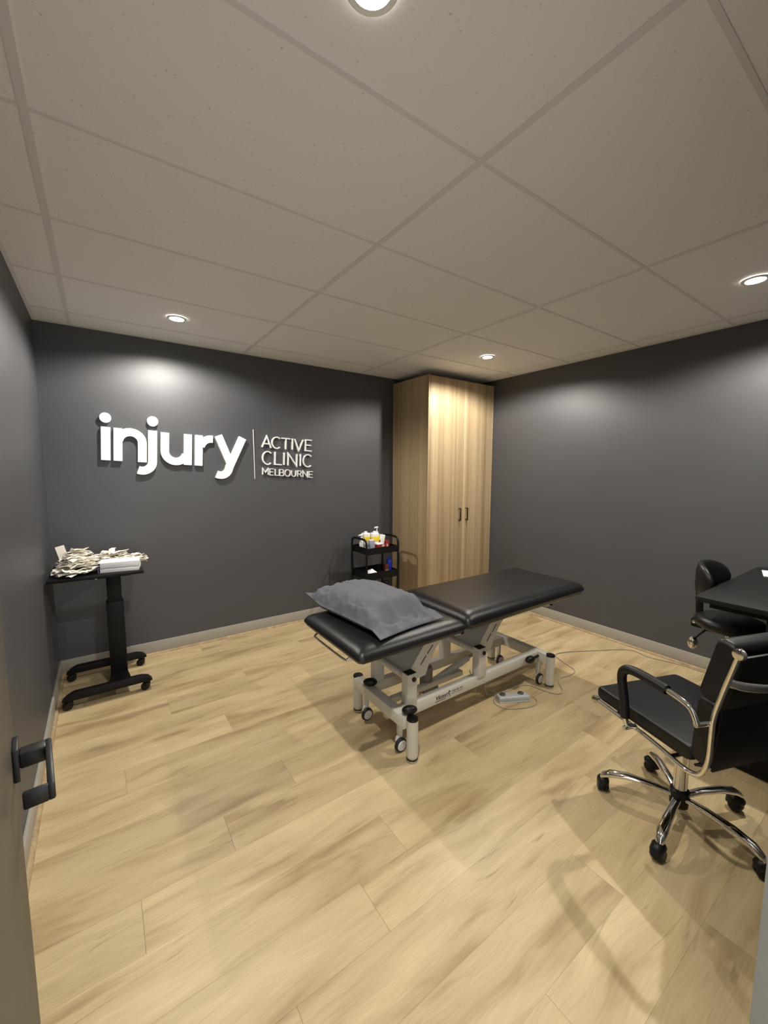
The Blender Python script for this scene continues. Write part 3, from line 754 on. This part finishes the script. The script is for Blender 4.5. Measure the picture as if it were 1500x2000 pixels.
pump('pump_bottle', 'tall smoky pump bottle with white pump at the back of the cart', 2.322, 3.44, TT, .030, .165, CLEAR, .075)
def jug(label, x, y, rz, w, d, h):
    b = thing('white_container', label, 'container', (x, y, TT), rz)
    MB().box(-w/2, w/2, -d/2, d/2, 0, h).build('body', WHITEP, b, bevel=.014, seg=4)
    MB().box(-w/2-.0006, w/2+.0006, -d/2-.0006, -d/2+.02, h*.52, h*.80).build('label_band', YELLOW, b, bevel=.0004)
    MB().lathe([(.016, 0), (.016, .014), (.001, .015)], (0, 0, h), 16).build('lid', WHITEP, b)
jug('white container with yellow label, left of the pair on the cart', 2.162, 3.405, .15, .075, .07, .185)
jug('white container with yellow label, right of the pair on the cart', 2.247, 3.37, -.2, .080, .07, .185)
tb = thing('white_carton', 'plain white carton leaning in the red box on the cart', 'carton', (2.300, 3.345, TT+.028), -.2)
b_ = MB().box(-.028, .028, -.02, .02, 0, .135).build('carton_body', WHITEP, tb, bevel=.003); b_.rotation_euler = (0, .16, 0)
lv = thing('lavender_bottle', 'lavender grey flat bottle at the front of the cart', 'bottle', (2.138, 3.262, TT), .1)
MB().box(-.031, .031, -.022, .022, 0, .128).build('body', LAV, lv, bevel=.008, seg=3)
MB().box(-.028, .028, -.020, .020, .128, .136).build('cap', WHITEP, lv, bevel=.003)
rb = thing('red_box', 'open dark red card box with white print on the cart', 'box', (2.262, 3.285, TT), .12)
MB().box(-.075, .085, -.040, .040, 0, .004).box(-.075, .085, -.040, -.038, .004, .082).box(-.075, -.073, -.038, .038, .004, .082).box(.083, .085, -.038, .038, .004, .112).box(.02, .085, .038, .040, .004, .112).box(-.075, .02, .038, .040, .004, .050).build('card_box', RED, rb, smooth=False)
MB().box(-.015, .02, -.0406, -.0398, .060, .068).box(-.013, .018, -.0406, -.0398, .071, .076).box(.050, .062, -.0406, -.0398, .048, .078).build('white_print', WHITEP, rb, smooth=False)
MB().box(-.066, .018, -.03, .03, .004, .090).build('tissue', PAPERW, rb, bevel=.006)
fo = MB().add([(-.03, -.02, 0), (.03, -.02, 0), (.03, .02, 0), (-.03, .02, 0), (-.01, 0, .022), (.016, .004, .012)], [(3, 2, 1, 0), (0, 1, 5, 4), (1, 2, 5), (2, 3, 4, 5), (3, 0, 4)]).build('foil_packet', STEEL, None, (2.385, 3.30, TT), smooth=False)
tag(fo, 'crumpled silver packet at the right end of the cart top', 'packet')
TM = .4415
ts = MB().add([(-.055, -.045, 0), (.055, -.045, 0), (.055, .045, 0), (-.055, .045, 0), (-.05, -.04, .062), (.05, -.04, .060), (.01, .0, .095), (-.03, .04, .07)], [(3, 2, 1, 0), (0, 1, 5, 4), (1, 2, 6, 5), (2, 3, 7, 6), (3, 0, 4, 7), (4, 5, 6), (4, 6, 7)]).build('folded_cloth', PAPERW, None, (2.145, 3.275, TM), smooth=False)
tag(ts, 'folded white cloth on the middle shelf of the cart', 'cloth')
RED2 = mat('maroon_card', (.10, .012, .012), .6)
bx_ = thing('small_carton', 'small dark red carton on the middle shelf of the cart', 'carton', (2.322, 3.275, TM))
MB().box(-.022, .022, -.02, .02, 0, .125).build('carton_body', RED2, bx_, bevel=.002)
MB().box(-.020, .020, -.0206, -.0199, .02, .07).build('print_panel', BROWN, bx_, smooth=False)
bb = thing('blue_bottle', 'blue plastic bottle on the middle shelf of the cart', 'bottle', (2.380, 3.30, TM))
MB().lathe([(.026, 0), (.030, .005), (.030, .135), (.024, .155), (.013, .163)], (0, 0, 0), 20).build('body', BLUE, bb)
MB().lathe([(.014, .163), (.014, .182), (.001, .183)], (0, 0, 0), 16).build('cap', BLUE, bb)
cb = thing('cardboard_box', 'small brown cardboard box on the bottom shelf of the cart', 'box', (2.155, 3.31, .1545))
MB().box(-.075, .065, -.06, .07, 0, .20).build('box_body', BROWN, cb, bevel=.002)
MB().box(-.006, .006, -.0605, .0705, .1995, .2005).build('tape', PAPER, cb, smooth=False)
bg = thing('black_bag', 'soft black bag on the bottom shelf of the cart', 'bag', (2.33, 3.34, .1545))
bm_ = MB().ball((0, 0, .105), .082, .10, .105, 24, 14)
bm_.v = [(p[0]*(1+.12*mnoise.noise(Vector(p)*18)), p[1]*(1+.1*mnoise.noise(Vector(p)*15)), max(.001, p[2])) for p in bm_.v]
bm_.build('bag_body', BAGB, bg)
MB().tube(smoothpath([(-.04, -.05, .19), (-.03, -.06, .235), (.03, -.06, .235), (.04, -.05, .19)], 2), .006, 8).build('strap', BAGB, bg)

# ------------------------------------------------------------------ desk
dk = thing('standing_desk', 'black height adjustable desk at the right edge', 'desk', (3.08, .44, 0)); o = (-3.08, -.44, 0)
DZ = .855
MB(o).prism([(2.512, .135), (3.655, .135), (3.655, .735), (3.64, .75), (2.527, .75), (2.512, .735)], 'z', DZ-.026, DZ).build('desktop', DESKM, dk, bevel=.002)
for x in (2.60, 3.50):
    lg_ = MB(o).box(x-.035, x+.035, .385, .485, .025, .42).build('leg', BLKM, dk, bevel=.003)
    MB(o).box(x-.028, x+.028, .393, .477, .41, DZ-.06).build('inner_leg', BLKM, lg_, bevel=.003)
    MB(o).prism([(.14, .004), (.64, .004), (.64, .016), (.60, .030), (.18, .030), (.14, .016)], 'x', x-.035, x+.035).build('foot', BLKM, dk, bevel=.003)
    MB(o).box(x-.03, x+.03, .17, .70, DZ-.062, DZ-.026).build('top_bracket', BLKM, dk, bevel=.003)
    for y in (.155, .615): MB(o).cyl((x, y, 0), (x, y, .006), .016, 14).build('foot_pad', RUBBER, dk)
MB(o).box(2.63, 3.47, .42, .46, DZ-.066, DZ-.03).build('cross_bar', BLKM, dk, bevel=.003)
pp = MB().add([(-.10, -.07, 0), (.10, -.07, 0), (.10, .07, 0), (-.10, .07, 0), (-.10, -.07, .004), (.10, -.07, .004), (.10, .07, .004), (-.10, .07, .004)], [(3, 2, 1, 0), (4, 5, 6, 7), (0, 1, 5, 4), (1, 2, 6, 5), (2, 3, 7, 6), (3, 0, 4, 7)]).build('paper_pad', PAPERW, None, (3.45, .61, DZ+.0005), .25, smooth=False)
tag(pp, 'white paper pad lying on the black desk', 'paper')

# ------------------------------------------------------------------ stool with backrest, tucked under the desk
st = thing('saddle_stool', 'black padded stool with curved backrest behind the desk', 'stool', (2.945, .70, 0))
MB().lathe([(.02, .592), (.145, .592), (.162, .603), (.167, .628), (.158, .650), (.132, .660), (.001, .664)], (0, 0, 0), 36).build('seat', VINYL, st, ang=80)
def back_pad():
    nu, nv = 26, 12; vs = []; fs = []
    for s in (1, -1):
        for j in range(nv+1):
            for i in range(nu+1):
                u, v = -1+2*i/nu, -1+2*j/nv
                a = u*R(66); hh = .100*math.sqrt(max(0.02, 1-abs(u)**2.6))
                th = .0225*max(.12, (1-abs(u)**5))**.5*max(.10, (1-abs(v)**3))**.5
                r = .169+s*th
                vs.append((r*math.sin(a), r*math.cos(a)-.017, .872+v*hh))
    n = (nu+1)*(nv+1); w = nu+1
    for j in range(nv):
        for i in range(nu):
            a = j*w+i; fs.append((a, a+1, a+w+1, a+w)); fs.append((n+a, n+a+w, n+a+w+1, n+a+1))
    rim = [i for i in range(w)]+[j*w+nu for j in range(1, nv+1)]+[nv*w+i for i in range(nu-1, -1, -1)]+[j*w for j in range(nv-1, 0, -1)]
    for a, b in zip(rim, rim[1:]+rim[:1]): fs.append((a, n+a, n+b, b))
    return MB().add(vs, fs)
bp_ = back_pad().build('backrest', VINYL, st, ang=80)
br = MB().tube(smoothpath([(0, .160, .86), (0, .152, .74), (0, .146, .634), (0, .143, .573), (0, .05, .569)], 2), .012, 10, flat=(1, 1.6)).build('back_bar', BLKM, st)
MB().box(-.028, .028, .121, .178, .560, .612).build('bracket', BLKM, st, bevel=.005)
MB().lathe([(.004, -.012), (.011, -.010), (.011, 0)], (-.027, .160, .595), 14, 'x').build('knob', CHROME, st)
MB().tube([(-.018, .09, .573), (-.043, .121, .535), (-.065, .143, .500)], .006, 8).build('lever_rod', BLKM, st)
MB().ball((0, 0, 0), .022, .026, .038, 16, 10).build('lever_paddle', CHROME, st, (-.073, .147, .476), .4)
MB().box(-.07, .07, -.09, .09, .566, .592).build('seat_plate', BLKM, st, bevel=.004)
MB().cyl((0, 0, .12), (0, 0, .40), .026, 18).build('column', CHROME, st)
MB().cyl((0, 0, .38), (0, 0, .570), .015, 18).build('piston', CHROME, st)
MB().lathe([(.03, .07), (.036, .075), (.036, .125), (.03, .13)], (0, 0, 0), 20).build('hub', CHROME, st)
def star(parent, n, r, a0, leg_r, cast=True, zt=.085, zh=.105, arch=.012):
    leg = MB().tube([(.02, 0, zh), (r*.35, 0, zh+arch*.6), (r*.68, 0, zt+arch*1.3), (r*.9, 0, zt+arch*.6), (r, 0, zt-.006), (r+.008, 0, zt-.022)], [leg_r*.95, leg_r, leg_r*1.15, leg_r*1.25, leg_r*1.1, leg_r*.7], 12, flat=(.75, 1.0)).mesh('leg', CHROME, ang=70)
    hood = MB().tube([(.018, 0, .062), (.012, 0, .056), (-.006, 0, .052), (-.024, 0, .040), (-.030, 0, .024)], [.013, .022, .026, .023, .016], 12).mesh('caster', BLKP, ang=70)
    wh = MB().lathe([(.004, -.023), (.021, -.022), (.025, -.016), (.025, -.005), (.019, -.003), (.019, .003), (.025, .005), (.025, .016), (.021, .022), (.004, .023)], (0, 0, 0), 20, 'y').mesh('wheel', BLKP)
    stem = MB().cyl((0, 0, .055), (0, 0, zt-.012), .006, 10).mesh('stem', STEEL)
    for k in range(n):
        a = R(a0)+2*math.pi*k/n
        inst('leg', leg, parent, (0, 0, 0), (0, 0, a))
        c = inst('caster', hood, parent, (r*math.cos(a), r*math.sin(a), 0), (0, 0, a+.7+1.1*k))
        inst('wheel', wh, c, (-.006, 0, .0255)); inst('stem', stem, c, (.0, 0, 0))
star(st, 5, .285, 69, .014)

# ------------------------------------------------------------------ office chair
CA = R(20)
ch = thing('office_chair', 'black leather swivel office chair with chrome frame at the right', 'office chair', (1.985, .587, 0), -CA)
# local axes: +y forward, +x right ( left side is -x )
def pad(name, sec, hw, rb, nseg=24):
    """soft cushion: a closed section (y,z) swept across x with rounded ends"""
    vs = []; fs = []; n = len(sec); c = Vector((sum(p[0] for p in sec)/n, sum(p[1] for p in sec)/n))
    xs = []
    for i in range(9):
        a = R(90*i/8); xs.append((-hw+rb-rb*math.cos(a), math.sin(a)))
    xs += [(x*-1, s) for x, s in reversed(xs)]
    for x, s in xs:
        for p in sec:
            d = Vector(p)-c; l = d.length; q = max(0, l-rb*(1-s))/l if l > 0 else 0
            vs.append((x, c.x+d.x*q, c.y+d.y*q))
    m = len(xs)
    for i in range(m-1):
        for k in range(n): fs.append((i*n+k, i*n+(k+1) % n, (i+1)*n+(k+1) % n, (i+1)*n+k))
    fs.append(tuple(range(n-1, -1, -1))); fs.append(tuple(range((m-1)*n, m*n)))
    return MB().add(vs, fs).build(name, LEATH, ch, ang=55)
def rsec(y0, y1, z0, z1, r, rot=0, piv=(0, 0), n=5):
    out = []
    for cx_, cz_, a0 in ((y1-r, z1-r, 0), (y0+r, z1-r, 90), (y0+r, z0+r, 180), (y1-r, z0+r, 270)):
        for i in range(n+1):
            a = R(a0+90*i/n); out.append((cx_+r*math.cos(a), cz_+r*math.sin(a)))
    c, s = math.cos(rot), math.sin(rot)
    return [(piv[0]+(p[0]-piv[0])*c-(p[1]-piv[1])*s, piv[1]+(p[0]-piv[0])*s+(p[1]-piv[1])*c) for p in out]
pad('seat', rsec(-.205, .248, .449, .505, .020), .232, .018)
pad('lumbar_pad', rsec(-.258, -.190, .462, .715, .024, R(3), (-.22, .46)), .228, .018)
pad('upper_back_pad', rsec(-.262, -.196, .705, .945, .022, R(13), (-.232, .70)), .228, .018)
MB().add([(-.222, -.262, .46), (.222, -.262, .46), (.222, -.276, .70), (-.222, -.276, .70), (-.222, -.270, .46), (.222, -.270, .46), (.222, -.284, .70), (-.222, -.284, .70)], [(0, 1, 2, 3), (7, 6, 5, 4), (0, 4, 5, 1), (1, 5, 6, 2), (2, 6, 7, 3), (3, 7, 4, 0)]).build('back_shell', LEATH, ch, bevel=.002)
MB().add([(-.222, -.277, .70), (.222, -.277, .70), (.222, -.325, .905), (-.222, -.325, .905), (-.222, -.288, .70), (.222, -.288, .70), (.222, -.337, .905), (-.222, -.337, .905)], [(0, 1, 2, 3), (7, 6, 5, 4), (0, 4, 5, 1), (1, 5, 6, 2), (2, 6, 7, 3), (3, 7, 4, 0)]).build('upper_back_shell', LEATH, ch, bevel=.002)
MB().add([(-.222, -.210, .440), (.222, -.210, .440), (.222, -.262, .47), (-.222, -.262, .47), (-.222, -.205, .446), (.222, -.205, .446), (.222, -.252, .476), (-.222, -.252, .476)], [(0, 1, 2, 3), (7, 6, 5, 4), (0, 4, 5, 1), (1, 5, 6, 2), (2, 6, 7, 3), (3, 7, 4, 0)]).build('seat_back_web', LEATH, ch)
for s in (-1, 1):
    x = s*.240
    rp = smoothpath([(x, .236, .441), (x, .02, .438), (x, -.10, .428), (x, -.19, .414), (x, -.245, .430), (x, -.268, .50), (x, -.268, .60), (x, -.268, .66), (x, -.285, .74), (x, -.328, .915)], 3)
    fr = MB().tube(rp, .0095, 10, flat=(1.0, 1.0)).build('side_frame', CHROME, ch, ang=70)
    for p in ((.238, .441), (-.329, .917)):
        MB().lathe([(.004, -.010), (.017, -.009), (.019, -.004), (.019, .006), (.012, .009)], (x, p[0], p[1]), 20, 'x').build('end_cap', CHROME, fr)
    xa = s*.285
    ap = smoothpath([(xa-s*.03, .028, .446), (xa, .030, .450), (xa, .045, .56), (xa, .066, .645), (xa, .058, .682), (xa, .020, .700), (xa, -.06, .702), (xa, -.14, .698), (xa, -.215, .688), (xa, -.236, .670), (xa, -.250, .638)], 3)
    am = MB().tube(ap, .0105, 10).build('armrest', CHROME, ch, ang=70)
    i0 = min(range(len(ap)), key=lambda i: (ap[i]-Vector((xa, .034, .485))).length); i1 = min(range(len(ap)), key=lambda i: (ap[i]-Vector((xa, -.135, .698))).length)
    MB().tube(ap[i0:i1+1], .0185, 12).build('arm_sleeve', LEATH, am, ang=70)
    MB().cyl((s*.236, -.255, .636), (s*.292, -.250, .636), .010, 12).build('rear_joint', CHROME, am)
    MB().cyl((s*.236, .028, .444), (s*.296, .028, .444), .009, 12).build('front_joint', CHROME, am)
MB().tube(smoothpath([(-.236, -.302, .808), (-.20, -.330, .800), (-.10, -.350, .790), (.10, -.350, .790), (.20, -.330, .800), (.236, -.302, .808)], 2), .014, 10, flat=(1.1, .45)).build('back_brace', CHROME, ch, ang=70)
for y, z in ((.13, .434), (-.13, .421)): MB().cyl((-.24, y, z), (.24, y, z), .009, 10).build('seat_brace', CHROME, ch)
MB().box(-.075, .075, -.10, .10, .390, .425).build('tilt_mechanism', BLKP, ch, bevel=.006)
MB().cyl((0, 0, .13), (0, 0, .30), .026, 20).build('column', CHROME, ch)
MB().cyl((0, 0, .28), (0, 0, .395), .019, 20).build('piston', CHROME, ch)
MB().lathe([(.026, .055), (.034, .06), (.036, .085), (.036, .13), (.030, .137)], (0, 0, 0), 22).build('hub', BLKP, ch)
star(ch, 5, .288, 43+20, .0165, zt=.088, zh=.100, arch=.018)
